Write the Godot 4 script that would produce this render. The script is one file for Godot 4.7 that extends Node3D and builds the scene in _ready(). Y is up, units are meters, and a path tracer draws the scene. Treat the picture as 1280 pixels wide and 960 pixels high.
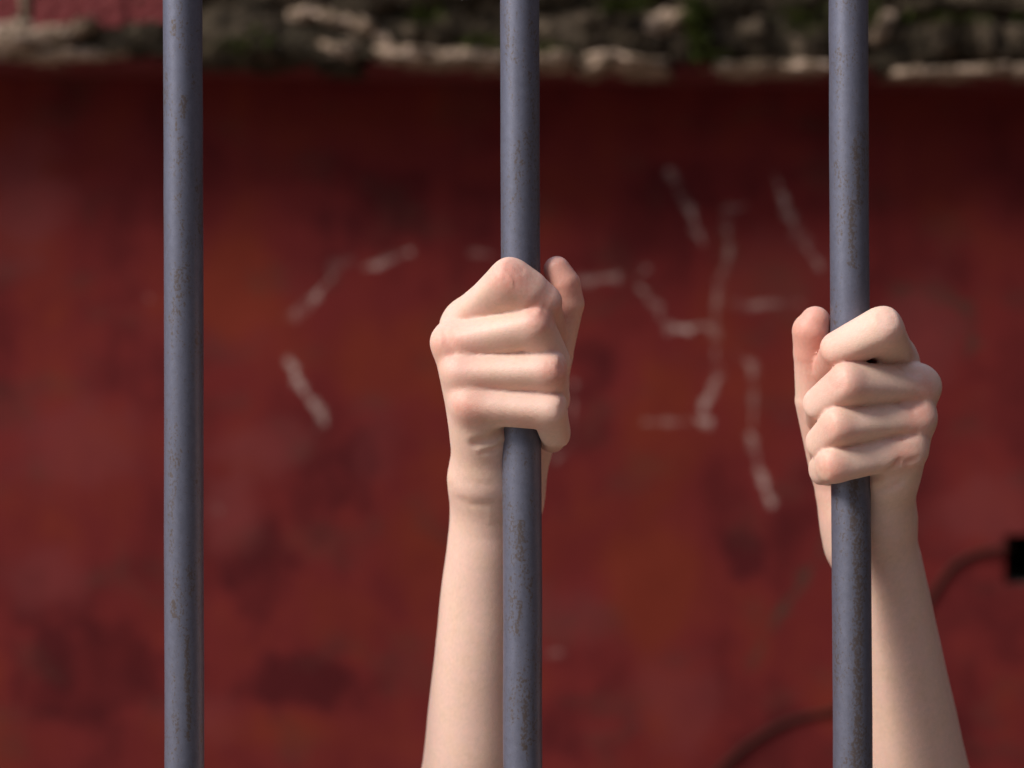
extends Node3D

# ---------------------------------------------------------------- camera frame
const EYE := Vector3(0.0, 1.45, 0.889)     # the bars stand in the plane z = 0
const STEP := 0.36e-3                      # metres per photograph pixel in that plane
const WALL_Z := -0.80

var rng := RandomNumberGenerator.new()
var noise := FastNoiseLite.new()
var used := {}

func at(x: float, y: float, z: float) -> Vector3:
	var f := STEP * (EYE.z - z) / EYE.z
	return Vector3((x - 640.0) * f, EYE.y - (y - 480.0) * f, z)

func numbered(called: String) -> String:
	var n: int = used.get(called, 0)
	used[called] = n + 1
	return called if n == 0 else "%s_%03d" % [called, n]

func tag(o: Node, label := "", category := "", group := "", kind := "") -> void:
	if label: o.set_meta("label", label)
	if category: o.set_meta("category", category)
	if group: o.set_meta("group", group)
	if kind: o.set_meta("kind", kind)

func put(called: String, mesh: Mesh, mat: Material, parent: Node = self, where := Transform3D.IDENTITY) -> MeshInstance3D:
	var o := MeshInstance3D.new()
	o.name = numbered(called) if parent == self else called
	o.mesh = mesh
	o.transform = where
	if mat: o.material_override = mat
	parent.add_child(o, true)
	return o

func group_node(called: String, where := Vector3.ZERO) -> Node3D:
	var o := Node3D.new()
	o.name = numbered(called)
	o.position = where
	add_child(o, true)
	return o

func lin(r: float, g: float, b: float) -> Color:
	return Color(r, g, b).linear_to_srgb()

func flat_mat(c: Color, rough := 0.9, spec := 0.4) -> StandardMaterial3D:
	var m := StandardMaterial3D.new()
	m.albedo_color = c
	m.roughness = rough
	m.metallic_specular = spec
	return m

func noise_tex(kind: int, freq: float, size: int, seed_: int, octaves := 4) -> NoiseTexture2D:
	var n := FastNoiseLite.new()
	n.noise_type = kind
	n.seed = seed_
	n.frequency = freq
	n.fractal_octaves = octaves
	if kind == FastNoiseLite.TYPE_CELLULAR:
		n.cellular_return_type = FastNoiseLite.RETURN_DISTANCE2_SUB
	var t := NoiseTexture2D.new()
	t.width = size
	t.height = size
	t.seamless = true
	t.noise = n
	return t

func relief(m: StandardMaterial3D, tex: Texture2D, scale_cm: float, tiles: float) -> void:
	m.uv1_triplanar = true
	m.uv1_world_triplanar = true
	m.uv1_scale = Vector3.ONE * tiles
	m.heightmap_enabled = true
	m.heightmap_texture = tex
	m.heightmap_scale = scale_cm

# ---------------------------------------------------------------- distance field of a body
# Limbs are tapered capsules: within a group they melt together; a finger's first bone melts into the palm, the rest of it stays apart.
var pa := PackedVector3Array()
var pb := PackedVector3Array()
var pra := PackedFloat32Array()
var prb := PackedFloat32Array()
var pg := PackedInt32Array()
var pn := PackedVector3Array()          # towards the back of a finger, zero for round limbs
var n_fingers := 0
var k_palm := 0.008
var k_root := 0.0045
var k_joint := 0.0012
var k_side := 0.0005
var da := PackedVector3Array()          # creases (sink > 0) and tendons or veins (sink < 0)
var db := PackedVector3Array()
var dw := PackedFloat32Array()
var ds := PackedFloat32Array()
var sa := PackedVector3Array()          # rosy skin
var sr := PackedFloat32Array()
var ss := PackedFloat32Array()
var gd := PackedFloat32Array()
var col := PackedFloat32Array()         # the forearm: per millimetre of height, cx, rx, cz, rz
var col_lo := 0.0
var col_hi := 0.0

# sections from the wrist down: [y, left x, right x (photograph pixels), depth of the axis, half depth (mm)]
func forearm(rows: Array) -> void:
	var ys := PackedFloat32Array()
	var vals := []
	for r in rows:
		var z: float = r[3] * 0.001
		var a := at(r[1], r[0], z)
		var b := at(r[2], r[0], z)
		ys.append(a.y)
		vals.append([(a.x + b.x) * 0.5, (b.x - a.x) * 0.5, z, r[4] * 0.001])
	col_hi = ys[0]
	col_lo = ys[ys.size() - 1]
	col.clear()
	var n := int((col_hi - col_lo) / 0.001) + 1
	for i in n:
		var y := col_hi - i * 0.001
		var k := 0
		while k < ys.size() - 2 and ys[k + 1] > y:
			k += 1
		var t := clampf((ys[k] - y) / (ys[k] - ys[k + 1]), 0.0, 1.0)
		var k0 := maxi(k - 1, 0)
		var k3 := mini(k + 2, ys.size() - 1)
		for c in 4:
			col.append(cubic_interpolate(vals[k][c], vals[k + 1][c], vals[k0][c], vals[k3][c], t))

func column_distance(p: Vector3) -> float:
	var t := clampf((col_hi - p.y) * 1000.0, 0.0, col.size() / 4 - 1.001)
	var i := int(t) * 4
	t -= int(t)
	var rx := lerpf(col[i + 1], col[i + 5], t)
	var rz := lerpf(col[i + 3], col[i + 7], t)
	var x := (p.x - lerpf(col[i], col[i + 4], t)) / rx
	var z := (p.z - lerpf(col[i + 2], col[i + 6], t)) / rz
	var l := sqrt(x * x + z * z)
	var g := sqrt(x * x / (rx * rx) + z * z / (rz * rz))
	var d := l * (l - 1.0) / maxf(g, 1e-6) if l > 0.05 else -minf(rx, rz)
	var up := p.y - (col_hi - 0.010)
	if up > 0.0:
		d += up * up * 22.0
	return d

func field_reset(fingers: int) -> void:
	pa.clear(); pb.clear(); pra.clear(); prb.clear(); pg.clear(); pn.clear()
	da.clear(); db.clear(); dw.clear(); ds.clear()
	sa.clear(); sr.clear(); ss.clear()
	col.clear()
	n_fingers = fingers
	gd.resize(1 + 2 * fingers)

func bone(g: int, a: Vector3, b: Vector3, ra: float, rb: float, n := Vector3.ZERO) -> void:
	pn.append(n)
	pa.append(a); pb.append(b); pra.append(ra); prb.append(rb); pg.append(g)

func mark(a: Vector3, b: Vector3, width: float, sink: float) -> void:
	da.append(a); db.append(b); dw.append(width); ds.append(sink)

func rosy(p: Vector3, r: float, s: float) -> void:
	sa.append(p); sr.append(r); ss.append(s)

func smin(a: float, b: float, k: float) -> float:
	var h := k - absf(a - b)
	if h <= 0.0:
		return minf(a, b)
	return minf(a, b) - h * h / k * 0.25

func bone_distance(i: int, p: Vector3) -> float:
	var a := pa[i]
	var ab := pb[i] - a
	var q := p - a
	var h := clampf(q.dot(ab) / maxf(ab.length_squared(), 1e-12), 0.0, 1.0)
	return (q - ab * h).length() - lerpf(pra[i], prb[i], h)

func field(p: Vector3, bones: PackedInt32Array, marks: PackedInt32Array) -> float:
	gd.fill(1.0)
	for i in bones:
		var a := pa[i]
		var ab := pb[i] - a
		var q := p - a
		var h := clampf(q.dot(ab) / maxf(ab.length_squared(), 1e-12), 0.0, 1.0)
		var w := q - ab * h
		var l2 := w.length_squared()
		var d := sqrt(l2)
		var nn := pn[i]
		if nn != Vector3.ZERO:
			var u := w.dot(nn)
			u *= u
			var v := l2 - u
			d = d * 0.45 + 0.55 * sqrt(sqrt(u * u + v * v))
		d -= lerpf(pra[i], prb[i], h)
		var g := pg[i]
		var e := gd[g]
		if e > 0.9:
			gd[g] = d
		else:
			gd[g] = smin(e, d, k_palm) if g == 0 else minf(e, d)
	var palm := gd[0]
	if col.size() > 0:
		palm = smin(palm, column_distance(p), 0.016)
	var r := palm
	for f in n_fingers:
		var root := gd[1 + 2 * f]
		var rest := gd[2 + 2 * f]
		if root < 0.9 or rest < 0.9:
			var t := smin(palm, root, k_root)
			t = smin(t, rest, k_joint)
			r = smin(r, t, k_side)
	for i in marks:
		var a := da[i]
		var ab := db[i] - a
		var q := p - a
		var h := clampf(q.dot(ab) / maxf(ab.length_squared(), 1e-12), 0.0, 1.0)
		var w := dw[i]
		var d2 := (q - ab * h).length_squared() / (w * w)
		if d2 < 6.0:
			r += ds[i] * exp(-d2)
	return r

func near_list(c: Vector3, reach: float) -> PackedInt32Array:
	var out := PackedInt32Array()
	var best := 1e9
	var dist := PackedFloat32Array()
	for i in pa.size():
		var d := bone_distance(i, c)
		dist.append(d)
		best = minf(best, d)
	if col.size() > 0:
		best = minf(best, column_distance(c))
	for i in pa.size():
		if dist[i] < best + 2.0 * reach + 0.012:
			out.append(i)
	return out

# surface nets over the field; returns [positions, normals, indices]
func mesh_field(lo: Vector3, hi: Vector3, cell: float) -> Array:
	var B := 8
	var nx := int(ceil((hi.x - lo.x) / cell / B)) * B
	var ny := int(ceil((hi.y - lo.y) / cell / B)) * B
	var nz := int(ceil((hi.z - lo.z) / cell / B)) * B
	var sx := nx + 1
	var sxy := sx * (ny + 1)
	var v := PackedFloat32Array()
	v.resize(sxy * (nz + 1))
	v.fill(1.0)
	var half := cell * B * 0.5
	var reach := half * 1.7321 + cell * 1.8
	var live: Array[Vector3i] = []
	var all_marks := PackedInt32Array(range(da.size()))
	for bz in range(0, nz, B):
		for by in range(0, ny, B):
			for bx in range(0, nx, B):
				var c := lo + Vector3(bx, by, bz) * cell + Vector3.ONE * half
				var bones := near_list(c, reach)
				var d := field(c, bones, PackedInt32Array())
				if absf(d) > reach + 0.003:
					if d < 0.0:
						for z in range(bz, bz + B):
							for y in range(by, by + B):
								for x in range(bx, bx + B):
									v[x + y * sx + z * sxy] = -1.0
					continue
				live.append(Vector3i(bx, by, bz))
				var marks := PackedInt32Array()
				for i in all_marks:
					var m := (da[i] + db[i]) * 0.5
					if (m - c).length() < (db[i] - da[i]).length() * 0.5 + dw[i] * 2.5 + reach:
						marks.append(i)
				for z in range(bz, bz + B):
					for y in range(by, by + B):
						for x in range(bx, bx + B):
							v[x + y * sx + z * sxy] = field(lo + Vector3(x, y, z) * cell, bones, marks)
	var ids := {}
	var pos := PackedVector3Array()
	var corner := [0, 1, sx, sx + 1, sxy, sxy + 1, sxy + sx, sxy + sx + 1]
	var edges := [[0, 1], [2, 3], [4, 5], [6, 7], [0, 2], [1, 3], [4, 6], [5, 7], [0, 4], [1, 5], [2, 6], [3, 7]]
	for b in live:
		for z in range(b.z, b.z + B):
			for y in range(b.y, b.y + B):
				for x in range(b.x, b.x + B):
					if x >= nx or y >= ny or z >= nz:
						continue
					var o := x + y * sx + z * sxy
					var code := 0
					for k in 8:
						if v[o + corner[k]] < 0.0:
							code |= 1 << k
					if code == 0 or code == 255:
						continue
					var sum := Vector3.ZERO
					var n := 0
					for e in edges:
						var i: int = e[0]
						var j: int = e[1]
						if ((code >> i) & 1) != ((code >> j) & 1):
							var vi := v[o + corner[i]]
							var vj := v[o + corner[j]]
							var t := vi / (vi - vj)
							var ci := Vector3(i & 1, (i >> 1) & 1, (i >> 2) & 1)
							var cj := Vector3(j & 1, (j >> 1) & 1, (j >> 2) & 1)
							sum += ci.lerp(cj, t)
							n += 1
					ids[o] = pos.size()
					pos.append(lo + (Vector3(x, y, z) + sum / n) * cell)
	var idx := PackedInt32Array()
	for o: int in ids:
		var a := v[o] < 0.0
		for axis in 3:
			var step: int = [1, sx, sxy][axis]
			if a == (v[o + step] < 0.0):
				continue
			var u: int = [sx, sxy, 1][axis]
			var w: int = [sxy, 1, sx][axis]
			if not (ids.has(o - u) and ids.has(o - w) and ids.has(o - u - w)):
				continue
			var q := [ids[o], ids[o - u], ids[o - u - w], ids[o - w]]
			if a:
				idx.append_array([q[0], q[2], q[1], q[0], q[3], q[2]])
			else:
				idx.append_array([q[0], q[1], q[2], q[0], q[2], q[3]])
	return [pos, smooth_normals(pos, idx), idx]

func smooth_normals(pos: PackedVector3Array, idx: PackedInt32Array) -> PackedVector3Array:
	var nor := PackedVector3Array()
	nor.resize(pos.size())
	for t in range(0, idx.size(), 3):
		var a := pos[idx[t]]
		var n := (pos[idx[t + 2]] - a).cross(pos[idx[t + 1]] - a)
		nor[idx[t]] += n
		nor[idx[t + 1]] += n
		nor[idx[t + 2]] += n
	for i in nor.size():
		nor[i] = nor[i].normalized()
	return nor

func skin_colors(pos: PackedVector3Array) -> PackedColorArray:
	var out := PackedColorArray()
	out.resize(pos.size())
	noise.seed = 41
	noise.noise_type = FastNoiseLite.TYPE_SIMPLEX_SMOOTH
	noise.fractal_octaves = 3
	noise.frequency = 1.0
	var base := Color(0.70, 0.462, 0.372)
	var pink := Color(0.62, 0.285, 0.215)
	var sallow := Color(0.68, 0.445, 0.338)
	for i in pos.size():
		var p := pos[i]
		var s := 0.0
		for k in sa.size():
			var d := (p - sa[k]).length_squared() / (sr[k] * sr[k])
			if d < 5.0:
				s += ss[k] * exp(-d)
		var n := noise.get_noise_3dv(p * 70.0)
		var f := noise.get_noise_3dv(p * 330.0)
		var c := base.lerp(sallow, clampf(0.4 + n * 1.3, 0.0, 1.0))
		c = c.lerp(pink, clampf(s * (1.0 + 0.5 * f) + 0.10 * f - 0.12 * n + 0.02, 0.0, 0.9))
		var g := noise.get_noise_3dv(p * 900.0)
		c *= 1.0 + 0.07 * f + 0.08 * g
		out[i] = c
		out[i].a = 1.0
	return out

func add_surface(m: ArrayMesh, d: Array, mat: Material, colors = null) -> void:
	var arr := []
	arr.resize(Mesh.ARRAY_MAX)
	arr[Mesh.ARRAY_VERTEX] = d[0]
	arr[Mesh.ARRAY_NORMAL] = d[1]
	if colors != null:
		arr[Mesh.ARRAY_COLOR] = colors
	arr[Mesh.ARRAY_INDEX] = d[2]
	m.add_surface_from_arrays(Mesh.PRIMITIVE_TRIANGLES, arr)
	m.surface_set_material(m.get_surface_count() - 1, mat)

func j(a: Array) -> Vector3:
	return at(a[0], a[1], a[2] * 0.001)

# where a line of sight to (x, y) meets the skin
var folds := []

func draw_folds() -> void:
	var bones := PackedInt32Array(range(pa.size()))
	var none := PackedInt32Array()
	var pts := []
	for f in folds:
		for k in 4:
			var o: Vector3 = f[0] + f[2] * (f[3] * (k / 1.5 - 1.0)) + f[1] * 0.016
			for i in 40:
				var d := field(o, bones, none)
				if d < 0.0001:
					break
				o -= f[1] * maxf(d * 0.8, 0.0002)
			pts.append(o)
	for i in range(0, pts.size(), 4):
		for k in 3:
			mark(pts[i + k], pts[i + k + 1], 0.00075, 0.00045)
	folds.clear()

func on_skin(x: float, y: float) -> Vector3:
	var bones := PackedInt32Array(range(pa.size()))
	var none := PackedInt32Array()
	var z := 0.045
	for i in 60:
		var d := field(at(x, y, z), bones, none)
		if d < 0.0002:
			break
		z -= maxf(d * 0.8, 0.0003)
	return at(x, y, z)

# a crease (sink > 0) or a tendon or vein (sink < 0) drawn along the skin; millimetres
func crease(points: Array, width: float, sink: float) -> void:
	for i in points.size() - 1:
		var a := Vector2(points[i][0], points[i][1])
		var b := Vector2(points[i + 1][0], points[i + 1][1])
		var n := int(maxf(1.0, (b - a).length() / 9.0))
		for k in n:
			var p := a.lerp(b, float(k) / n)
			var q := a.lerp(b, float(k + 1) / n)
			mark(on_skin(p.x, p.y), on_skin(q.x, q.y), width * 0.001, sink * 0.001)

func blush(x: float, y: float, r: float, s: float) -> void:
	rosy(on_skin(x, y), r * 0.001, s)

# one finger: knuckle, middle joint, end joint, tip
func finger(f: int, js: Array, r: Array, rose := [0.25, 0.5, 0.25], corner := 1.0) -> void:
	var a := j(js[0])
	var b := j(js[1])
	var c := j(js[2])
	var d := j(js[3])
	var g := 1 + 2 * f
	var out1 := (b * 2.0 - a - c).normalized()
	var n1 := (out1 - (b - a).normalized() * out1.dot((b - a).normalized())).normalized()
	var n2 := (out1 - (c - b).normalized() * out1.dot((c - b).normalized())).normalized()
	bone(g, a, a.lerp(b, 0.5), r[0] * 0.001, r[1] * 0.001, n1)
	bone(g, a.lerp(b, 0.5), b, r[1] * 0.001, r[2] * 0.001, n1)
	bone(g + 1, b, b.lerp(c, 0.5), r[2] * 0.001, r[3] * 0.001, n2)
	bone(g + 1, b.lerp(c, 0.5), c, r[3] * 0.001, r[4] * 0.001, n2)
	bone(g + 1, c, d, r[4] * 0.001, r[5] * 0.001)
	# the bony corner of the bent joint: two condyles
	var across := (b - a).cross(c - b).normalized()
	for s in [-1.0, 1.0]:
		var k: Vector3 = b + out1 * (0.0030 * corner) + across * (s * 0.0022)
		bone(g + 1, k, k, r[2] * 0.001 - 0.0024, r[2] * 0.001 - 0.0024)
	# skin folds over the middle joint
	var run := (n2.cross(across)).normalized()
	for t in [-4.6, -2.7, -1.0, 0.8, 2.5]:
		folds.append([b + run * (t * 0.001), out1, across, 0.0046 - 0.0004 * absf(t)])
	rosy(b + out1 * r[2] * 0.001, 0.0085, rose[1] * 0.7)
	rosy(a + Vector3(0, 0, 0.008), 0.011, rose[0])
	rosy(d, 0.012, rose[2])

func build_hand(which: int) -> Array:
	field_reset(5)
	if which == 0:
		finger(0, [[582, 404, -8], [637, 354, 18], [676, 380, 15], [688, 414, -4]], [10.2, 9.6, 10.4, 10.2, 8.9, 7.4], [0.15, 0.3, 0.4], 0.1)
		finger(1, [[567, 430, 1], [667, 408, 20], [691, 452, 9], [690, 478, -10]], [9.6, 8.9, 8.8, 8.1, 7.5, 7.0], [0.4, 0.5, 0.4])
		finger(2, [[580, 466, 6], [684, 464, 18], [692, 498, 5], [686, 512, -13]], [9.2, 8.4, 8.5, 7.7, 7.2, 6.8], [0.2, 0.55, 0.4])
		finger(3, [[591, 506, 8], [686, 513, 16], [694, 541, 4], [690, 549, -11]], [8.8, 8.0, 8.0, 7.2, 6.7, 6.2], [0.4, 0.25, 0.3])
		# thumb
		bone(9, j([664, 535, -30]), j([693, 445, -15]), 12.0e-3, 8.6e-3)
		bone(9, j([693, 445, -15]), j([711, 380, -5]), 8.2e-3, 6.9e-3)
		bone(10, j([711, 380, -5]), j([706, 355, -3]), 6.8e-3, 7.1e-3)
		bone(10, j([706, 355, -3]), j([696, 337, -3]), 7.1e-3, 6.1e-3)
		# palm and back of the hand
		bone(0, j([582, 404, -8]), j([626, 560, -30]), 9.5e-3, 13e-3)
		bone(0, j([569, 432, 0]), j([616, 570, -24]), 9.5e-3, 13e-3)
		bone(0, j([581, 468, 4]), j([609, 572, -20]), 9.5e-3, 13e-3)
		bone(0, j([592, 508, 6]), j([604, 585, -16]), 9.5e-3, 12e-3)
		bone(0, j([610, 540, -4]), j([610, 592, -17]), 10.5e-3, 12e-3)
		bone(0, j([655, 560, -32]), j([640, 620, -34]), 13e-3, 13e-3)
		bone(0, j([606, 428, -16]), j([686, 480, -26]), 9e-3, 9e-3)
		bone(0, j([596, 408, -14]), j([690, 436, -19]), 8e-3, 8e-3)
		# wrist and forearm
		forearm([[596, 565, 660, -27, 22], [630, 563, 664, -32, 23], [670, 560, 664, -36, 23], [740, 551, 662, -42, 24], [800, 545, 662, -47, 26], [880, 536, 664, -54, 28], [960, 527, 666, -62, 31], [1100, 508, 668, -75, 34], [1250, 490, 668, -92, 37]])
		# folds of the heel of the hand, finger webs, knuckle and wrist lines
		crease([[594, 555], [612, 551], [622, 545], [633, 537]], 1.8, 3.0)
		crease([[606, 528], [620, 531], [632, 530]], 1.2, 1.3)
		crease([[604, 566], [616, 563], [630, 556]], 1.3, 0.9)
		crease([[568, 624], [590, 630], [625, 632]], 2.6, 0.28)
		crease([[574, 600], [600, 606], [626, 604]], 2.0, 0.15)
		for c in [[668, 392], [671, 400], [667, 408]]:
			crease([[c[0] - 5, c[1] - 6], [c[0] + 4, c[1] + 6]], 0.7, 0.25)
		crease([[622, 336], [632, 346], [636, 358]], 0.8, 0.3)
		crease([[630, 332], [642, 344], [645, 358]], 0.8, 0.3)
		crease([[684, 452], [690, 466]], 0.7, 0.3)
		crease([[556, 412], [559, 426], [566, 440]], 2.2, 0.8)
		blush(634, 344, 8.5, 0.6)
		blush(655, 358, 11.0, 0.35)
		blush(690, 378, 9.0, 0.45)
		blush(551, 432, 8.0, 0.35)
		blush(578, 512, 6.0, 0.45)
		blush(676, 402, 7.0, 0.5)
		blush(690, 466, 6.0, 0.55)
		blush(656, 530, 8.0, 0.35)
		blush(692, 334, 12.0, 1.5)
		blush(712, 370, 16.0, 0.7)
		blush(706, 470, 8.0, 0.4)
	else:
		finger(0, [[1117, 449, -9], [1102, 412, 20], [1049, 438, 15], [1036, 462, -5]], [10.2, 9.8, 9.6, 9.0, 8.3, 7.4], [0.15, 0.2, 0.5], 0.7)
		finger(1, [[1147, 484, 1], [1060, 481, 20], [1027, 505, 9], [1026, 522, -11]], [9.6, 9.1, 9.2, 8.5, 7.7, 7.0], [0.3, 0.25, 0.4], 0.45)
		finger(2, [[1143, 524, 6], [1050, 533, 19], [1029, 553, 8], [1030, 566, -11]], [9.0, 8.2, 8.5, 7.8, 7.3, 6.8], [0.3, 0.3, 0.4], 0.45)
		finger(3, [[1132, 562, 8], [1044, 581, 16.5], [1031, 587, 4], [1036, 590, -12]], [8.8, 7.9, 8.0, 7.3, 6.9, 6.4], [0.3, 0.3, 0.35], 0.5)
		bone(9, j([1044, 585, -30]), j([1018, 500, -17]), 12.0e-3, 9.0e-3)
		bone(9, j([1018, 500, -17]), j([1013, 440, -10]), 8.6e-3, 7.6e-3)
		bone(10, j([1013, 440, -10]), j([1014, 414, -7]), 7.6e-3, 8.7e-3)
		bone(10, j([1014, 414, -7]), j([1019, 402, -6]), 8.7e-3, 7.0e-3)
		bone(0, j([1117, 450, -9]), j([1080, 600, -32]), 9.5e-3, 13e-3)
		bone(0, j([1145, 487, 0]), j([1089, 610, -26]), 9.5e-3, 13e-3)
		bone(0, j([1141, 527, 4]), j([1095, 615, -22]), 9.5e-3, 13e-3)
		bone(0, j([1130, 564, 6]), j([1100, 632, -18]), 9.5e-3, 12e-3)
		bone(0, j([1108, 597, -4]), j([1098, 642, -19]), 11e-3, 12e-3)
		bone(0, j([1052, 615, -32]), j([1068, 675, -36]), 12e-3, 13e-3)
		bone(0, j([1112, 470, -16]), j([1036, 525, -26]), 9e-3, 9e-3)
		bone(0, j([1110, 456, -14]), j([1026, 482, -18]), 9e-3, 8e-3)
		forearm([[645, 1046, 1140, -29, 22], [668, 1048, 1143, -32, 22], [690, 1050, 1150, -35, 22.5], [740, 1052, 1161, -41, 24], [800, 1054, 1174, -47, 26], [880, 1058, 1192, -54, 29], [960, 1062, 1211, -62, 32], [1100, 1066, 1240, -75, 35], [1250, 1072, 1270, -92, 38]])
		crease([[1086, 598], [1100, 595], [1114, 588], [1122, 580]], 1.4, 2.0)
		crease([[1096, 612], [1112, 611], [1126, 604]], 1.3, 1.2)
		crease([[1126, 575], [1136, 578], [1146, 574]], 1.4, 0.8)
		crease([[1128, 506], [1140, 508], [1152, 504]], 1.8, 1.2)
		crease([[1116, 545], [1128, 546], [1144, 544]], 1.6, 1.0)
		crease([[1128, 458], [1142, 466]], 2.2, 1.2)
		crease([[1096, 660], [1120, 664], [1136, 660]], 2.0, 0.3)
		for c in [[1052, 478], [1058, 488], [1044, 530], [1038, 578]]:
			crease([[c[0] - 3, c[1] - 7], [c[0] + 3, c[1] + 7]], 0.7, 0.25)
		blush(1016, 404, 13.0, 1.0)
		blush(1010, 435, 14.0, 0.6)
		blush(1036, 455, 10.0, 0.45)
		blush(1066, 486, 7.0, 0.4)
		blush(1048, 538, 6.5, 0.5)
		blush(1040, 586, 6.0, 0.7)
		blush(1160, 484, 7.0, 0.45)
		blush(1150, 520, 7.0, 0.4)
		blush(1132, 574, 6.0, 0.5)
		blush(1028, 630, 12.0, 0.35)
	draw_folds()
	var lo := Vector3.ONE * 9.0
	var hi := -lo
	for i in pa.size():
		var r := maxf(pra[i], prb[i]) + 0.004
		lo = lo.min(pa[i] - Vector3.ONE * r).min(pb[i] - Vector3.ONE * r)
		hi = hi.max(pa[i] + Vector3.ONE * r).max(pb[i] + Vector3.ONE * r)
	for i in range(0, col.size(), 4):
		lo = lo.min(Vector3(col[i] - col[i + 1] - 0.004, 9, col[i + 2] - col[i + 3] - 0.004))
		hi = hi.max(Vector3(col[i] + col[i + 1] + 0.004, -9, col[i + 2] + col[i + 3] + 0.004))
	lo.y = at(0, 1200, -0.08).y
	var d := mesh_field(lo, hi, CELL)
	return [d, skin_colors(d[0])]

const CELL := 0.0011

func skin_material() -> StandardMaterial3D:
	var m := StandardMaterial3D.new()
	m.vertex_color_use_as_albedo = true
	m.roughness = 0.55
	m.metallic_specular = 0.45
	m.subsurf_scatter_enabled = true
	m.subsurf_scatter_strength = 0.2
	relief(m, noise_tex(FastNoiseLite.TYPE_CELLULAR, 0.05, 512, 7, 2), 0.011, 38.0)
	return m

func body_bones(more: float, first := 0, last := 99) -> void:
	var list := [
		[Vector3(-0.05, 0.90, -0.285), Vector3(0.22, 0.90, -0.285), 0.065, 0.065],
		[Vector3(0.035, 0.86, -0.30), Vector3(0.045, 0.55, -0.35), 0.095, 0.085],
		[Vector3(0.135, 0.86, -0.30), Vector3(0.125, 0.55, -0.35), 0.095, 0.085],
		[Vector3(0.015, 0.45, -0.36), Vector3(0.155, 0.45, -0.36), 0.105, 0.105],
		[Vector3(0.0, 0.42, -0.35), Vector3(-0.03, 0.085, -0.18), 0.085, 0.058],
		[Vector3(0.17, 0.42, -0.35), Vector3(0.20, 0.085, -0.18), 0.085, 0.058],
		[Vector3(-0.03, 0.08, -0.18), Vector3(-0.02, 0.06, -0.56), 0.056, 0.040],
		[Vector3(0.20, 0.08, -0.18), Vector3(0.19, 0.06, -0.56), 0.056, 0.040],
	]
	for i in range(first, mini(last, list.size())):
		bone(0, list[i][0], list[i][1], list[i][2] + more, list[i][3] + more)

func build_person() -> void:
	var skin := skin_material()
	var mesh := ArrayMesh.new()
	for k in 2:
		var h := build_hand(k)
		add_surface(mesh, h[0], skin, h[1])
	# the rest of the person kneels below the frame
	var elbows := [Vector3(-0.035, 1.115, -0.115), Vector3(0.226, 1.115, -0.115)]
	var shoulders := [Vector3(-0.085, 0.925, -0.27), Vector3(0.255, 0.925, -0.27)]
	var wrists := [at(584, 1185, -0.084), at(1165, 1185, -0.084)]
	field_reset(0)
	for k in 2:
		bone(0, wrists[k], elbows[k], 0.027, 0.033)
		bone(0, elbows[k], shoulders[k], 0.033, 0.048)
	bone(0, Vector3(0.085, 0.97, -0.285), Vector3(0.085, 1.03, -0.27), 0.045, 0.045)
	bone(0, Vector3(0.085, 1.065, -0.255), Vector3(0.085, 1.095, -0.28), 0.062, 0.072)
	bone(0, Vector3(0.085, 1.05, -0.195), Vector3(0.085, 1.07, -0.192), 0.012, 0.009)
	body_bones(0.0)
	k_palm = 0.03
	var d := mesh_field(Vector3(-0.2, -0.02, -0.72), Vector3(0.38, 1.31, 0.0), 0.013)
	add_surface(mesh, d, skin, skin_colors(d[0]))
	var o := put("person", mesh, null)
	var cloth := flat_mat(lin(0.11, 0.12, 0.14), 0.95)
	field_reset(0)
	for k in 2:
		bone(0, shoulders[k].lerp(elbows[k], 0.45), shoulders[k], 0.052, 0.060)
	body_bones(0.012, 0, 3)
	var shirt := ArrayMesh.new()
	add_surface(shirt, mesh_field(Vector3(-0.2, 0.3, -0.72), Vector3(0.38, 1.31, 0.0), 0.013), cloth)
	put("shirt", shirt, null, o)
	field_reset(0)
	body_bones(0.012, 3, 99)
	var trousers := ArrayMesh.new()
	add_surface(trousers, mesh_field(Vector3(-0.2, -0.04, -0.76), Vector3(0.38, 0.6, 0.0), 0.013), flat_mat(lin(0.04, 0.045, 0.06), 0.95))
	put("trousers", trousers, null, o)
	field_reset(0)
	bone(0, Vector3(0.085, 1.085, -0.29), Vector3(0.085, 1.10, -0.285), 0.078, 0.078)
	var hair := ArrayMesh.new()
	add_surface(hair, mesh_field(Vector3(-0.05, 0.95, -0.42), Vector3(0.22, 1.22, -0.18), 0.009), flat_mat(lin(0.03, 0.02, 0.014), 0.7))
	put("hair", hair, null, o)
	tag(o, "person behind the bars, bare pale forearms raised, each hand gripping one bar", "person")

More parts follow.
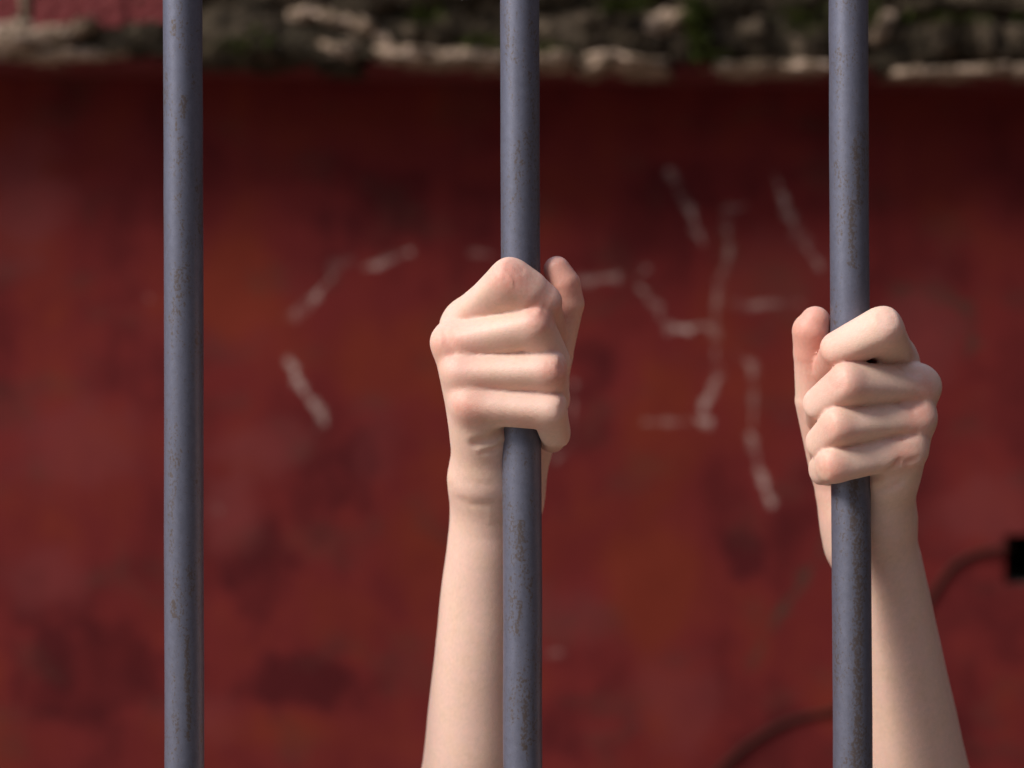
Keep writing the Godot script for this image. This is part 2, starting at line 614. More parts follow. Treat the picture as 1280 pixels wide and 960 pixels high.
# ---------------------------------------------------------------- bars
func bar_texture(seed_: int, spots: Array) -> ImageTexture:
	var w := 192
	var h := 1024
	rng.seed = seed_
	var n1 := FastNoiseLite.new()
	n1.seed = seed_
	n1.frequency = 1.0
	n1.fractal_octaves = 4
	var n2 := FastNoiseLite.new()
	n2.seed = seed_ + 9
	n2.noise_type = FastNoiseLite.TYPE_CELLULAR
	n2.cellular_return_type = FastNoiseLite.RETURN_DISTANCE
	n2.frequency = 1.0
	var data := PackedByteArray()
	data.resize(w * h * 3)
	var paint := Vector3(0.128, 0.128, 0.170)
	var rust := Vector3(0.085, 0.055, 0.036)
	for y in h:
		for x in w:
			var u := x * TAU / w
			var p := Vector3(cos(u) * 30.0, y * 0.98, sin(u) * 30.0)
			var big := n1.get_noise_3dv(p * Vector3(0.03, 0.009, 0.03))
			var mid := n1.get_noise_3dv(p * 0.075 + Vector3(40, 0, 0))
			var fine := n1.get_noise_3dv(p * 0.45)
			var r := clampf(big * 0.9 + 0.32, 0.0, 0.65)
			for s in spots:
				var dx: float = wrapf(float(x) / w - s[0], -0.5, 0.5) * w / s[2]
				var dy: float = (y - s[1]) / s[3]
				r = maxf(r, 1.0 - 1.0 * smoothstep(0.0, 1.5, sqrt(dx * dx + dy * dy) + 0.5 * mid))
			var grain := n1.get_noise_3dv(p * 0.20) * 0.9 + fine * 0.7 + mid * 0.4
			r = smoothstep(0.62, 1.02, r + grain) * 0.9
			var speck := smoothstep(0.52, 0.75, n1.get_noise_3dv(p * 0.16 + Vector3(0, 0, 300)) * 1.3 + fine * 0.3)
			var c := paint * (1.0 + 0.20 * fine + 0.16 * mid)
			c = c.lerp(rust * (1.0 + 0.5 * fine), clampf(r * 0.85 + speck * 0.5, 0.0, 0.92))
			var cell := n2.get_noise_3dv(p * 0.11)
			if cell < -0.90:
				c *= 0.55
			var k := (y * w + x) * 3
			var q := Color(c.x, c.y, c.z).linear_to_srgb()
			data[k] = int(clampf(q.r, 0, 1) * 255)
			data[k + 1] = int(clampf(q.g, 0, 1) * 255)
			data[k + 2] = int(clampf(q.b, 0, 1) * 255)
	var img := Image.create_from_data(w, h, false, Image.FORMAT_RGB8, data)
	return ImageTexture.create_from_image(img)

func bar_mesh(a: Vector3, b: Vector3, r: float) -> ArrayMesh:
	# a round bar, a little uneven from hammering and coats of paint; v runs 1 per 0.40 m downwards
	var st := SurfaceTool.new()
	st.begin(Mesh.PRIMITIVE_TRIANGLES)
	var rings := 120
	var sides := 40
	for i in rings + 1:
		var t := float(i) / rings
		var c := b.lerp(a, t)
		for k in sides + 1:
			var u := k * TAU / sides
			var dir := Vector3(cos(u), 0, sin(u))
			var q := r * (1.0 + 0.018 * noise.get_noise_3dv(Vector3(dir.x * 0.8, c.y * 22.0, dir.z * 0.8 + a.x * 9.0)))
			st.set_uv(Vector2(float(k) / sides, (EYE.y + 0.20 - c.y) / 0.40))
			st.add_vertex(c + dir * q + Vector3(noise.get_noise_2d(c.y * 5.0, a.x * 40.0), 0, noise.get_noise_2d(c.y * 5.0, a.x * 40.0 + 90.0)) * 0.0005)
	for i in rings:
		for k in sides:
			var p := i * (sides + 1) + k
			var s := p + sides + 1
			for v in [p, p + 1, s, p + 1, s + 1, s]:
				st.add_index(v)
	st.generate_normals()
	return st.commit()

func build_grille() -> void:
	var g := group_node("iron_grille")
	tag(g, "upright round iron bars painted blue grey with rust specks, hands closed round two of them", "iron bars")
	noise.seed = 3
	noise.noise_type = FastNoiseLite.TYPE_SIMPLEX_SMOOTH
	noise.frequency = 1.0
	var tops := [[-192.0, -190.0], [228.0, 231.0], [649.5, 653.5], [1060.5, 1066.0], [1478.0, 1482.0]]
	var rust := [
		[[0.60, 200, 9, 12]],
		[[0.30, 105, 7, 10], [0.22, 195, 8, 14], [0.28, 215, 3, 8], [0.27, 393, 8, 13], [0.23, 330, 4, 7], [0.31, 768, 9, 11], [0.20, 830, 7, 34], [0.19, 880, 6, 40], [0.34, 60, 3, 7]],
		[[0.26, 690, 10, 24], [0.30, 790, 6, 10], [0.27, 770, 7, 12], [0.22, 880, 5, 12], [0.26, 240, 4, 7], [0.23, 900, 8, 30], [0.30, 120, 3, 6]],
		[[0.22, 245, 8, 13], [0.20, 285, 7, 22], [0.25, 340, 9, 40], [0.25, 640, 13, 40], [0.22, 740, 12, 70], [0.23, 880, 12, 80], [0.26, 960, 10, 40]],
		[[0.4, 400, 12, 40]],
	]
	for i in tops.size():
		var hi := at(tops[i][0], 0, 0.0)
		var lo := at(tops[i][1], 960, 0.0)
		var way := (lo - hi) / (lo.y - hi.y)
		var top := hi + way * (2.30 - hi.y)
		var foot := lo + way * (0.0 - lo.y)
		var m := StandardMaterial3D.new()
		m.albedo_texture = bar_texture(100 + i, rust[i])
		m.roughness = 0.46
		m.metallic = 0.4
		m.metallic_specular = 0.55
		m.heightmap_enabled = true
		m.heightmap_texture = m.albedo_texture
		m.heightmap_scale = 0.03
		put("bar", bar_mesh(foot, top, 0.0088), m, g)
	var rail := flat_mat(lin(0.10, 0.10, 0.125), 0.6)
	for y in [0.18, 2.22]:
		var b := BoxMesh.new()
		b.size = Vector3(0.72, 0.04, 0.012)
		put("rail", b, rail, g, Transform3D(Basis.IDENTITY, Vector3(0.0, y, 0.0)))

# ---------------------------------------------------------------- wall
func seg_distance(p: Vector2, a: Vector2, b: Vector2) -> float:
	var ab := b - a
	var h := clampf((p - a).dot(ab) / maxf(ab.length_squared(), 1e-6), 0.0, 1.0)
	return (p - a - ab * h).length()

func wall_texture() -> ImageTexture:
	# one texture pixel = two photograph pixels on the wall plane; covers x -400..1680, y -110..1450
	var w := 1040
	var h := 780
	var n := FastNoiseLite.new()
	n.seed = 77
	n.frequency = 1.0
	n.fractal_octaves = 5
	var strokes := [  # pale scratches through the paint: points, half width, strength
		[[[366, 396], [388, 372], [412, 350], [420, 330], [438, 322]], 6.5, 0.62],
		[[[455, 335], [472, 332], [492, 322], [514, 311]], 6.0, 0.55],
		[[[585, 314], [615, 318]], 5.0, 0.30],
		[[[362, 452], [372, 475], [390, 505], [405, 528]], 7.0, 0.55],
		[[[836, 215], [846, 240], [862, 262], [872, 290], [880, 305]], 7.0, 0.42],
		[[[966, 215], [976, 245], [990, 278], [1005, 305], [1022, 330]], 7.0, 0.42],
		[[[905, 262], [935, 255]], 5.0, 0.28],
		[[[908, 270], [910, 320], [896, 360], [893, 420]], 7.0, 0.24],
		[[[720, 350], [770, 346]], 7.0, 0.26],
		[[[795, 345], [808, 335]], 6.0, 0.32],
		[[[798, 358], [815, 380], [832, 402]], 6.0, 0.46],
		[[[836, 412], [862, 408], [892, 404]], 7.5, 0.66],
		[[[912, 379], [945, 380], [1000, 377]], 5.0, 0.34],
		[[[893, 430], [896, 470], [882, 500], [876, 522]], 6.0, 0.40],
		[[[868, 522], [884, 524]], 7.0, 0.62],
		[[[806, 527], [862, 526]], 4.5, 0.26],
		[[[918, 440], [938, 455], [943, 490], [938, 545], [950, 590], [962, 625]], 6.0, 0.40],
		[[[952, 600], [962, 630]], 6.0, 0.36],
		[[[978, 520], [981, 521]], 6.0, 0.35],
		[[[694, 572], [712, 556], [716, 480]], 5.0, 0.26],
		[[[683, 817], [698, 815]], 4.5, 0.36],
		[[[268, 632], [272, 634]], 4.5, 0.30],
		[[[182, 370], [186, 372]], 5.0, 0.22],
	]
	var dirt := [  # dull green-brown streaks
		[[[1042, 650], [1020, 700], [985, 750], [955, 800], [938, 835]], 9.0, 0.55],
		[[[1130, 355], [1200, 380], [1215, 430]], 22.0, 0.35],
	]
	var blots := [  # old coats of paint showing: x, y, rx, ry, tone (-1 maroon .. +1 orange), strength
		[380, 850, 75, 42, -1.0, 0.9], [325, 715, 45, 70, -0.9, 0.75], [392, 620, 40, 60, -0.8, 0.6], [450, 590, 22, 70, -1.0, 0.5],
		[930, 700, 28, 32, -1.0, 0.8], [735, 500, 30, 110, -0.8, 0.5], [980, 930, 90, 40, -1.0, 0.5], [740, 910, 80, 50, -0.8, 0.5],
		[120, 840, 120, 70, -0.9, 0.6], [150, 430, 90, 60, -0.6, 0.4], [520, 250, 170, 60, -0.6, 0.4], [880, 225, 90, 35, -0.7, 0.5],
		[300, 360, 60, 70, 1.0, 0.7], [500, 450, 110, 60, 0.8, 0.5], [545, 680, 60, 160, 1.0, 0.6], [810, 720, 60, 100, 1.0, 0.7],
		[830, 540, 60, 90, 0.9, 0.6], [440, 790, 70, 60, 0.9, 0.6], [340, 905, 90, 30, 0.9, 0.5], [620, 240, 100, 60, 0.2, 0.3],
		[40, 260, 50, 90, 0.3, 0.5], [1200, 560, 90, 160, -0.4, 0.4], [1190, 820, 90, 120, -0.5, 0.5], [880, 460, 80, 60, 0.7, 0.6],
	]
	var roses := [  # thinner, chalky paint: x, y, rx, ry, strength
		[30, 250, 55, 90, 0.8], [330, 560, 60, 40, 0.7], [285, 640, 40, 55, 0.7], [100, 560, 90, 60, 0.5], [60, 720, 60, 40, 0.5], [1230, 640, 80, 50, 0.6],
		[1150, 410, 60, 60, 0.6], [980, 340, 70, 60, 0.4], [700, 770, 70, 40, 0.4], [850, 880, 60, 60, 0.5], [250, 900, 60, 30, 0.4], [470, 560, 30, 60, 0.3],
	]
	var rose := Vector3(0.165, 0.034, 0.032)
	var red := Vector3(0.132, 0.0180, 0.0168)
	var orange := Vector3(0.152, 0.0240, 0.0140)
	var maroon := Vector3(0.074, 0.0110, 0.0120)
	var pale := Vector3(0.42, 0.31, 0.27)
	var green := Vector3(0.062, 0.036, 0.026)
	var data := PackedByteArray()
	data.resize(w * h * 3)
	for y in h:
		for x in w:
			var p := Vector2(-400.0 + x * 2.0, -110.0 + y * 2.0)
			var big := n.get_noise_2d(p.x * 0.0045, p.y * 0.0045)
			var mid := n.get_noise_2d(p.x * 0.016 + 50.0, p.y * 0.016)
			var fine := n.get_noise_2d(p.x * 0.07 + 90.0, p.y * 0.07)
			var streak := n.get_noise_2d(p.x * 0.012 + 20.0, p.y * 0.0016)
			var tone := big * 1.1 + mid * 0.30 + streak * 0.45
			for b in blots:
				var dx: float = (p.x - b[0]) / b[2]
				var dy: float = (p.y - b[1]) / b[3]
				var q := dx * dx + dy * dy
				if q < 3.0:
					tone += 1.35 * b[4] * b[5] * (1.0 - smoothstep(0.55, 1.25, sqrt(q) + 0.45 * mid + 0.1 * fine))
			var c := red.lerp(orange, clampf(tone, 0.0, 1.0)).lerp(maroon, clampf(-tone, 0.0, 1.0))
			for b in roses:
				var q := Vector2((p.x - b[0]) / b[2], (p.y - b[1]) / b[3]).length()
				if q < 1.8:
					c = c.lerp(rose, b[4] * (1.0 - smoothstep(0.4, 1.3, q + 0.6 * mid + 0.25 * fine)))
			c *= 1.0 + 0.10 * fine + 0.06 * mid + 0.06 * streak
			var g := smoothstep(0.15, 0.5, n.get_noise_2d(p.x * 0.006 - 70.0, p.y * 0.009)) * 0.35
			c = c.lerp(green, clampf(g * (0.6 + fine), 0.0, 0.6))
			for set_ in [[strokes, pale], [dirt, green]]:
				for s in set_[0]:
					var line: Array = s[0]
					var best := 1e9
					for i in line.size() - 1:
						if absf(p.x - line[i][0]) > 130.0 or absf(p.y - line[i][1]) > 130.0:
							continue
						best = minf(best, seg_distance(p, Vector2(line[i][0], line[i][1]), Vector2(line[i + 1][0], line[i + 1][1])))
					if best < 40.0:
						var a: float = 1.0 - smoothstep(0.35, 1.15, best / (s[1] * clampf(0.72 + 1.9 * n.get_noise_2d(p.x * 0.03 + 400.0, p.y * 0.03), 0.22, 1.5)) + 0.5 * mid + 0.8 * fine)
						c = c.lerp(set_[1], minf(0.95, a * s[2] * 1.4 * clampf(0.7 + 2.0 * mid + 0.8 * fine, 0.1, 1.4)))
			var k := (y * w + x) * 3
			var e := Color(c.x, c.y, c.z).linear_to_srgb()
			data[k] = int(clampf(e.r, 0, 1) * 255)
			data[k + 1] = int(clampf(e.g, 0, 1) * 255)
			data[k + 2] = int(clampf(e.b, 0, 1) * 255)
	return ImageTexture.create_from_image(Image.create_from_data(w, h, false, Image.FORMAT_RGB8, data))

func wall_z(x: float, y: float) -> float:
	noise.seed = 12
	noise.noise_type = FastNoiseLite.TYPE_SIMPLEX_SMOOTH
	noise.frequency = 1.0
	noise.fractal_octaves = 4
	return WALL_Z + 0.006 * noise.get_noise_2d(x * 2.2, y * 2.2) + 0.0016 * noise.get_noise_2d(x * 11.0, y * 11.0)

func build_wall() -> void:
	var st := SurfaceTool.new()
	st.begin(Mesh.PRIMITIVE_TRIANGLES)
	noise.seed = 12
	noise.frequency = 1.0
	noise.fractal_octaves = 4
	var x0 := -2.4
	var x1 := 2.4
	var y0 := -0.1
	var y1 := 1.78
	var nx := 160
	var ny := 70
	var f := STEP * (EYE.z - WALL_Z) / EYE.z
	var h0 := at(1255, 668, WALL_Z)
	var h1 := at(1338, 730, WALL_Z)
	var xs := PackedFloat32Array()
	var ys := PackedFloat32Array()
	for k in nx + 1:
		xs.append(lerpf(x0, x1, float(k) / nx))
	for i in ny + 1:
		ys.append(lerpf(y1, y0, float(i) / ny))
	var kx := [roundi((h0.x - x0) / (x1 - x0) * nx), roundi((h1.x - x0) / (x1 - x0) * nx)]
	var ky := [roundi((y1 - h0.y) / (y1 - y0) * ny), roundi((y1 - h1.y) / (y1 - y0) * ny)]
	xs[kx[0]] = h0.x; xs[kx[1]] = h1.x
	ys[ky[0]] = h0.y; ys[ky[1]] = h1.y
	for i in ny + 1:
		for k in nx + 1:
			var x := xs[k]
			var y := ys[i]
			var z := wall_z(x, y)
			st.set_uv(Vector2((x / f + 640.0 + 400.0) / 2080.0, (480.0 - (y - EYE.y) / f + 110.0) / 1560.0))
			st.add_vertex(Vector3(x, y, z))
	for i in ny:
		for k in nx:
			if k >= kx[0] and k < kx[1] and i >= ky[0] and i < ky[1]:
				continue
			var p := i * (nx + 1) + k
			for v in [p, p + 1, p + nx + 1, p + 1, p + nx + 2, p + nx + 1]:
				st.add_index(v)
	st.generate_normals()
	var m := StandardMaterial3D.new()
	m.albedo_texture = wall_texture()
	m.roughness = 0.95
	m.metallic_specular = 0.15
	var o := put("plaster_wall", st.commit(), m)
	tag(o, "old red painted plaster wall with pale scratches, dark patches and a square hole", "wall")
	# the masonry behind the plaster
	var rough := flat_mat(lin(0.12, 0.10, 0.08))
	for c in [[-2.4, h0.x, 0.0, 2.2, 0.0], [h1.x, 2.4, 0.0, 2.2, 0.0], [h0.x, h1.x, 0.0, h1.y, 0.0], [h0.x, h1.x, h0.y, 2.2, 0.0], [h0.x, h1.x, h1.y, h0.y, 0.19]]:
		var deep: float = 0.226 - c[4]
		var b := BoxMesh.new()
		b.size = Vector3(c[1] - c[0], c[3] - c[2], deep)
		put("masonry_core", b, rough, o, Transform3D(Basis.IDENTITY, Vector3((c[0] + c[1]) * 0.5, (c[2] + c[3]) * 0.5, WALL_Z - 0.009 - c[4] - deep * 0.5)))

# ---------------------------------------------------------------- crumbling ledge on top of the wall
func rock(size: Vector3, seed_: int, rough := 0.3, square := 0.75) -> ArrayMesh:
	var st := SurfaceTool.new()
	st.begin(Mesh.PRIMITIVE_TRIANGLES)
	var n := FastNoiseLite.new()
	n.seed = seed_
	n.frequency = 1.0
	n.fractal_octaves = 3
	var rings := 9
	var sides := 13
	for i in rings + 1:
		var a := PI * i / rings
		for k in sides + 1:
			var b := TAU * (k % sides) / sides
			var d := Vector3(sin(a) * cos(b), cos(a), sin(a) * sin(b))
			var box := d / maxf(maxf(absf(d.x), absf(d.y)), absf(d.z))
			var p := d.lerp(box, square) * (1.0 + rough * n.get_noise_3dv(d * 1.7) + 0.5 * rough * n.get_noise_3dv(d * 4.0))
			st.add_vertex(p * size * 0.5)
	for i in rings:
		for k in sides:
			var p := i * (sides + 1) + k
			for v in [p, p + 1, p + sides + 1, p + 1, p + sides + 2, p + sides + 1]:
				st.add_index(v)
	st.generate_normals()
	return st.commit()

func build_ledge() -> void:
	var zf := WALL_Z + 0.085
	var f := STEP * (EYE.z - zf) / EYE.z
	var g := group_node("crumbling_ledge")
	tag(g, "crumbling stone ledge jutting over the red wall, broken pale plaster edge and moss", "ledge")
	var stone_rel := noise_tex(FastNoiseLite.TYPE_SIMPLEX_SMOOTH, 0.02, 512, 5, 5)
	var stone_m: Array[StandardMaterial3D] = []
	for c in [lin(0.060, 0.045, 0.030), lin(0.095, 0.072, 0.053), lin(0.055, 0.043, 0.029), lin(0.11, 0.086, 0.064)]:
		var m := flat_mat(c, 0.95, 0.3)
		relief(m, stone_rel, 0.6, 9.0)
		stone_m.append(m)
	var patch := noise_tex(FastNoiseLite.TYPE_SIMPLEX_SMOOTH, 0.012, 512, 8, 5)
	var ramp := Gradient.new()
	ramp.set_color(0, Color(0.55, 0.52, 0.46))
	ramp.set_color(1, Color(1.0, 0.98, 0.95))
	ramp.set_offset(0, 0.30)
	ramp.set_offset(1, 0.72)
	patch.color_ramp = ramp
	for m in stone_m:
		m.albedo_texture = patch
	var pale_m := flat_mat(lin(0.48, 0.365, 0.295), 0.95, 0.3)
	relief(pale_m, stone_rel, 0.4, 12.0)
	pale_m.albedo_texture = patch
	var red_m := flat_mat(lin(0.14, 0.021, 0.021), 0.8, 0.35)
	relief(red_m, stone_rel, 0.3, 8.0)
	# core: a projecting course, its underside painted red like the wall
	var lean := atan2(-20.0, 1280.0)
	var base := Basis(Vector3.BACK, lean)
	var mid := at(640, 82, zf)
	var st0 := SurfaceTool.new()
	st0.begin(Mesh.PRIMITIVE_TRIANGLES)
	noise.seed = 61
	noise.fractal_octaves = 5
	var cw := 420
	var chh := 44
	for i in chh + 1:
		for k in cw + 1:
			var x := lerpf(-2.35, 2.35, float(k) / cw)
			var y := lerpf(0.40, 0.006, float(i) / chh)
			st0.add_vertex(mid + base * Vector3(x, y, -0.008 + 0.020 * noise.get_noise_2d(x * 16.0, y * 22.0)))
	for i in chh:
		for k in cw:
			var p := i * (cw + 1) + k
			for v in [p, p + 1, p + cw + 1, p + 1, p + cw + 2, p + cw + 1]:
				st0.add_index(v)
	st0.generate_normals()
	put("rubble_face", st0.commit(), stone_m[0], g)
	var core := BoxMesh.new()
	core.size = Vector3(4.7, 0.39, 0.15)
	put("core", core, stone_m[2], g, Transform3D(base, mid + base * Vector3(0, 0.209, -0.108)))
	var lip := BoxMesh.new()
	lip.size = Vector3(4.7, 0.010, 0.100)
	put("underside", lip, red_m, g, Transform3D(base, mid + base * Vector3(0, 0.004, -0.064)))
	var lumps := [  # material, x, y, w, h (photograph pixels on the ledge's face), depth mm, turn
		# left: painted plaster, a filled crack and its broken pale edge
		["r", -120, -42, 288, 166, 20, 0], ["r", 96, -44, 112, 156, 21, 1], ["p", 30, -12, 13, 100, 30, 2],
		["p", 18, 47, 62, 36, 42, 0], ["p", 70, 43, 50, 22, 40, 8], ["p", 104, 34, 30, 18, 40, 22], ["d", 60, 66, 120, 14, 26, 0],
		["0s", 165, 44, 80, 40, 25, 0], ["d", 140, 62, 36, 14, 20, 5], ["r", 190, -42, 80, 140, 19, -2],
		# dark sloping stone and the pale ridge above it
		["0s", 300, 48, 110, 60, 30, 0], ["2s", 385, 55, 110, 48, 26, -8], ["0s", 290, 5, 90, 40, 20, 0], ["d", 425, 60, 40, 24, 26, 0],
		["p", 377, 16, 28, 17, 26, 10], ["p", 412, 20, 38, 17, 26, -18], ["p", 456, 31, 24, 18, 28, -20], ["d", 436, 27, 30, 16, 24, -25], ["p", 478, 48, 26, 14, 24, -45],
		["p", 520, 69, 74, 20, 40, -4], ["p", 580, 72, 76, 18, 40, -1], ["p", 630, 74, 60, 17, 40, 0],
		["2s", 545, 30, 110, 50, 14, 0], ["0s", 605, 25, 60, 40, 16, 0], ["1s", 520, 38, 30, 22, 20, 0], ["2s", 470, 0, 120, 30, 10, 0], ["0s", 580, 55, 90, 26, 16, 0],
		# right of the middle bar
		["p", 692, 74, 54, 19, 40, -3], ["p", 750, 76, 46, 20, 40, 12], ["p", 803, 80, 62, 18, 40, -6],
		["1s", 720, 42, 80, 52, 24, 0], ["0s", 795, 45, 70, 56, 26, 0], ["1s", 748, 25, 34, 24, 30, 0], ["2s", 690, 10, 70, 34, 14, 0],
		["p", 852, 24, 36, 24, 34, 12], ["d", 822, 30, 40, 26, 28, 20], ["1s", 855, 55, 34, 36, 26, 0], ["2s", 800, 2, 90, 26, 14, 0],
		["0s", 935, 40, 60, 64, 24, 0], ["1s", 945, 35, 28, 30, 30, 0], ["2s", 985, 40, 60, 60, 20, 0], ["d", 937, 83, 64, 15, 28, 0], ["d", 1010, 82, 70, 14, 26, 0], ["1s", 1020, 60, 44, 34, 24, 0],
		["2s", 1060, 30, 70, 70, 20, 0], ["d", 1105, 32, 16, 46, 28, -30], ["2s", 1130, 55, 60, 60, 22, 0],
		["1s", 1182, 48, 30, 46, 30, 4], ["0s", 1160, 62, 30, 40, 24, 0], ["1s", 1236, 48, 24, 48, 30, -4], ["0s", 1212, 50, 26, 44, 22, 0], ["1s", 1272, 52, 36, 44, 28, 0],
		["d", 1228, 86, 72, 13, 28, 2], ["d", 1160, 88, 70, 11, 24, 0], ["d", 1285, 87, 40, 12, 26, 0], ["0s", 1215, 4, 150, 22, 30, 0], ["1s", 1320, 4, 90, 24, 30, 0],
	]
	rng.seed = 5
	for x in range(-1400, -260, 90):
		lumps.append(["r" if rng.randf() < 0.4 else "%ds" % rng.randi_range(0, 3), x, 10 + x * 0.0156, 100, 80, 24, rng.randf_range(-6, 6)])
		lumps.append(["p" if rng.randf() < 0.5 else "d", x + 20, 66 + x * 0.0156, 70, 18, 26, rng.randf_range(-4, 4)])
	for x in range(1340, 2700, 90):
		lumps.append(["%ds" % rng.randi_range(0, 3), x, 45 + (x - 1280) * 0.0156, 90, 70, 26, rng.randf_range(-10, 10)])
		lumps.append(["p" if rng.randf() < 0.5 else "d", x + 20, 90 + (x - 1280) * 0.0156, 70, 16, 26, rng.randf_range(-4, 4)])
	for row in 3:
		for x in range(-1400, 2700, 110):
			var y := -45.0 - row * 80 + x * 0.0156
			if row == 0 and x < 180 and x > -300:
				continue
			lumps.append(["%ds" % rng.randi_range(0, 3), x + rng.randf_range(-25, 25), y, rng.randf_range(80, 125), rng.randf_range(60, 95), 26, rng.randf_range(-10, 10)])
	for i in lumps.size():
		var l: Array = lumps[i]
		var kind: String = l[0]
		var depth: float = l[5] * 0.001
		var mat: StandardMaterial3D = stone_m[int(kind[0])] if kind.ends_with("s") else {"p": pale_m, "d": pale_m, "r": red_m}[kind]
		var size := Vector3(l[3] * f, l[4] * f, depth * 2.0)
		var p := at(l[1], l[2], zf)
		var called := "stone" if kind.ends_with("s") else "plaster_patch" if kind == "r" else "plaster_edge"
		if kind == "r":
			var slab := BoxMesh.new()
			slab.size = size
			put(called, slab, mat, g, Transform3D(Basis(Vector3.BACK, deg_to_rad(l[6])), p + Vector3(0, 0, -0.020)))
			continue
		put(called, rock(size * Vector3(1.3, 1.12, 0.8), 300 + i, 0.42), mat, g, Transform3D(Basis(Vector3.BACK, deg_to_rad(l[6])), p + Vector3(0, 0, -0.020)))
	# moss: small leaves in the crevices
	var st := SurfaceTool.new()
	st.begin(Mesh.PRIMITIVE_TRIANGLES)
	for c in [[775, 6, 34, 8, 160], [868, 14, 14, 20, 170], [872, 45, 12, 28, 160], [530, 20, 30, 12, 60], [600, 52, 34, 8, 70], [300, 55, 40, 14, 60], [1010, 20, 30, 20, 70], [1085, 15, 16, 18, 70], [885, 70, 20, 10, 60], [1180, 22, 60, 6, 70], [690, 62, 24, 6, 50]]:
		for i in c[4]:
			var p := at(c[0] + rng.randfn() * c[2] * 0.5, c[1] + rng.randfn() * c[3] * 0.5, zf + 0.004 + rng.randf() * 0.012)
			var s := rng.randf_range(0.0025, 0.006)
			var q := Basis.from_euler(Vector3(rng.randf_range(-1, 1), rng.randf_range(-3, 3), rng.randf_range(-3, 3)))
			var shade := rng.randf_range(0.6, 1.3)
			st.set_color(Color(0.030 * shade, 0.036 * shade, 0.008 * shade))
			var a := p + q * Vector3(-s * 0.4, 0, 0)
			var b := p + q * Vector3(0, s, 0)
			var d := p + q * Vector3(s * 0.4, 0, 0)
			var e := p + q * Vector3(0, -s * 0.6, s * 0.2)
			for v in [a, b, d, a, d, e]:
				st.add_vertex(v)
	st.generate_normals()
	var moss_m := flat_mat(Color.WHITE, 0.95, 0.2)
	moss_m.vertex_color_use_as_albedo = true
	var moss := put("moss", st.commit(), moss_m, g)
	tag(moss, "", "", "", "stuff")

# ---------------------------------------------------------------- small things on the wall
func tube(points: Array, r: float) -> ArrayMesh:
	var curve := Curve3D.new()
	for i in points.size():
		var p: Vector3 = points[i]
		var t := ((points[mini(i + 1, points.size() - 1)] as Vector3) - (points[maxi(i - 1, 0)] as Vector3)) / 6.0
		curve.add_point(p, -t, t)
	var st := SurfaceTool.new()
	st.begin(Mesh.PRIMITIVE_TRIANGLES)
	var n := 80
	var sides := 8
	var length := curve.get_baked_length()
	for i in n + 1:
		var tr := curve.sample_baked_with_rotation(length * i / n, true)
		for k in sides + 1:
			var u := TAU * k / sides
			st.add_vertex(tr.origin + tr.basis * Vector3(cos(u) * r, sin(u) * r, 0))
	for i in n:
		for k in sides:
			var p := i * (sides + 1) + k
			for v in [p, p + sides + 1, p + 1, p + 1, p + sides + 1, p + sides + 2]:
				st.add_index(v)
	st.generate_normals()
	return st.commit()

func build_wall_things() -> void:
	var way := []
	for q in [[1300, 690, -0.10], [1275, 686, -0.03], [1256, 684, 0.004], [1235, 687, 0.004], [1212, 694, 0.0025], [1190, 708, 0.0015], [1168, 738, 0.0015], [1145, 778, 0.0015], [1120, 815, 0.0015], [1098, 846, 0.0015], [1075, 868, 0.0015], [1036, 889, 0.0015], [1010, 894, 0.0015], [985, 902, 0.0015], [960, 914, 0.0015], [935, 930, 0.0015], [912, 949, 0.0015], [893, 968, 0.0015], [870, 1000, 0.0015], [850, 1040, 0.0015], [835, 1090, 0.0015], [830, 1140, 0.0015]]:
		var p := at(q[0], q[1], WALL_Z)
		p.z = wall_z(p.x, p.y) + q[2]
		way.append(p)
	var cable := put("cable", tube(way, 0.0019), flat_mat(lin(0.040, 0.017, 0.013), 0.9, 0.2))
	tag(cable, "thin dull brown cable running down the red wall out of a square dark hole", "cable")

# ---------------------------------------------------------------- the rest of the place
func build_ground() -> void:
	var m := flat_mat(lin(0.33, 0.275, 0.215), 0.95)
	relief(m, noise_tex(FastNoiseLite.TYPE_SIMPLEX_SMOOTH, 0.02, 512, 21, 5), 0.5, 2.0)
	var p := PlaneMesh.new()
	p.size = Vector2(120, 120)
	var o := put("ground", p, m)
	tag(o, "", "", "", "structure")

func build_side_wall() -> void:
	# the tall wall to the right of the bars, which keeps the sky off their right sides
	var o := put("yard_wall", null, null)
	tag(o, "tall dull brown rendered yard wall standing at right angles to the red wall", "wall")
	var m := flat_mat(lin(0.06, 0.045, 0.036), 0.9)
	relief(m, noise_tex(FastNoiseLite.TYPE_SIMPLEX_SMOOTH, 0.02, 512, 33, 5), 0.5, 2.0)
	var b := BoxMesh.new()
	b.size = Vector3(0.4, 5.0, 6.0)
	o.mesh = b
	o.material_override = m
	o.position = Vector3(1.5, 2.5, 2.1)
	var c := BoxMesh.new()
	c.size = Vector3(0.5, 0.08, 6.1)
	put("coping", c, flat_mat(lin(0.2, 0.18, 0.16)), o, Transform3D(Basis.IDENTITY, Vector3(0, 2.54, 0)))

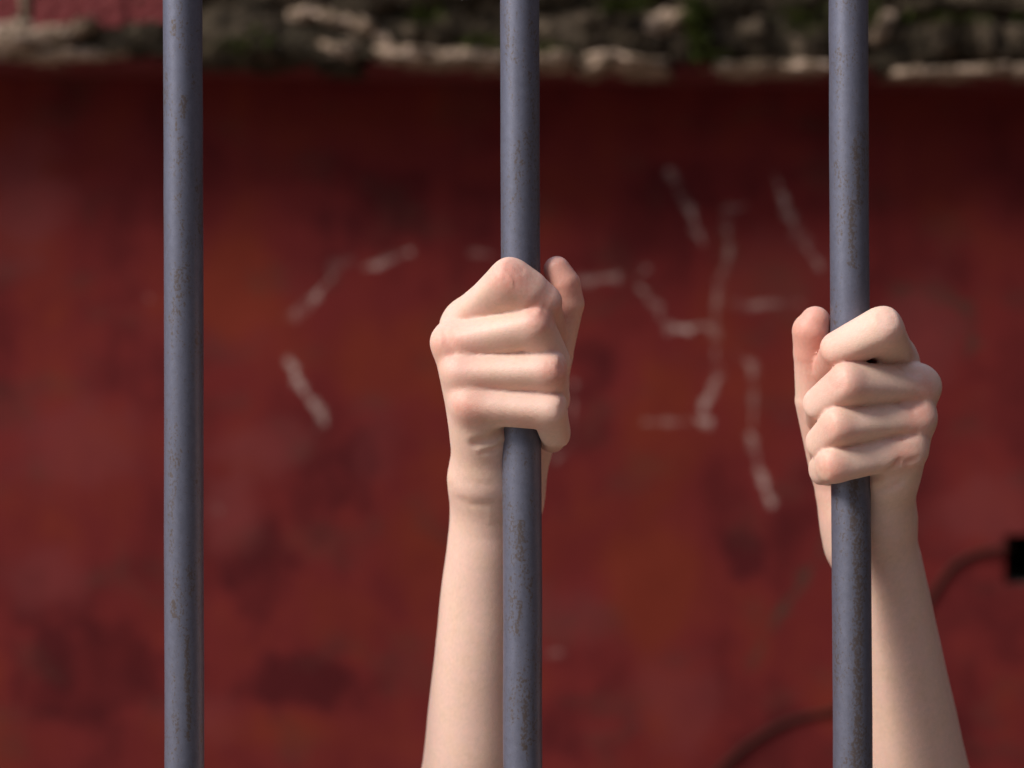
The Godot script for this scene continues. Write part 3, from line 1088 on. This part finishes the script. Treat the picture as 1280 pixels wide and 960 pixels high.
func build_facing_wall() -> void:
	# the wall across the yard, behind the photographer: it keeps the low sky off the bars and hands
	var b := BoxMesh.new()
	b.size = Vector3(9.0, 3.4, 0.4)
	var m := flat_mat(lin(0.42, 0.38, 0.34), 0.9)
	relief(m, noise_tex(FastNoiseLite.TYPE_SIMPLEX_SMOOTH, 0.02, 512, 34, 5), 0.5, 2.0)
	var o := put("yard_wall", b, m, self, Transform3D(Basis.IDENTITY, Vector3(1.0, 1.7, 4.2)))
	tag(o, "pale rendered yard wall facing the red wall across the yard", "wall")

func _ready() -> void:
	# camera, sky, sun, exposure
	var cam := Camera3D.new()
	cam.name = "camera"
	add_child(cam)
	cam.position = EYE
	cam.near = 0.05
	cam.far = 300.0
	var lens := CameraAttributesPhysical.new()
	lens.frustum_focal_length = 61.8
	lens.frustum_focus_distance = 0.874
	lens.exposure_aperture = 3.9
	cam.attributes = lens
	cam.keep_aspect = Camera3D.KEEP_HEIGHT
	cam.fov = rad_to_deg(2.0 * atan(480.0 * STEP / EYE.z))
	var env := Environment.new()
	env.background_mode = Environment.BG_SKY
	var sky_m := ProceduralSkyMaterial.new()
	sky_m.sky_top_color = Color(0.52, 0.57, 0.66)
	sky_m.sky_horizon_color = Color(0.55, 0.58, 0.63)
	sky_m.ground_bottom_color = Color(0.25, 0.23, 0.21)
	sky_m.ground_horizon_color = Color(0.45, 0.44, 0.42)
	sky_m.sun_angle_max = 1.0
	var sky := Sky.new()
	sky.sky_material = sky_m
	env.sky = sky
	env.tonemap_mode = Environment.TONE_MAPPER_LINEAR
	env.tonemap_exposure = 2.8
	env.sdfgi_enabled = true
	env.ssao_enabled = true
	env.ssil_enabled = true
	var we := WorldEnvironment.new()
	we.name = "world_environment"
	we.environment = env
	add_child(we)
	var sun := DirectionalLight3D.new()
	sun.name = "sun"
	sun.light_energy = 0.5
	sun.light_angular_distance = 18.0
	sun.light_color = Color(1.0, 0.98, 0.95)
	sun.shadow_enabled = true
	add_child(sun)
	sun.look_at_from_position(Vector3(-0.92, 0.85, 0.50), Vector3.ZERO)
	# large structure
	build_ground()
	build_wall()
	build_ledge()
	build_side_wall()
	build_facing_wall()
	# things
	build_grille()
	build_wall_things()
	var t := Time.get_ticks_msec()
	build_person()
	print("person ", Time.get_ticks_msec() - t)
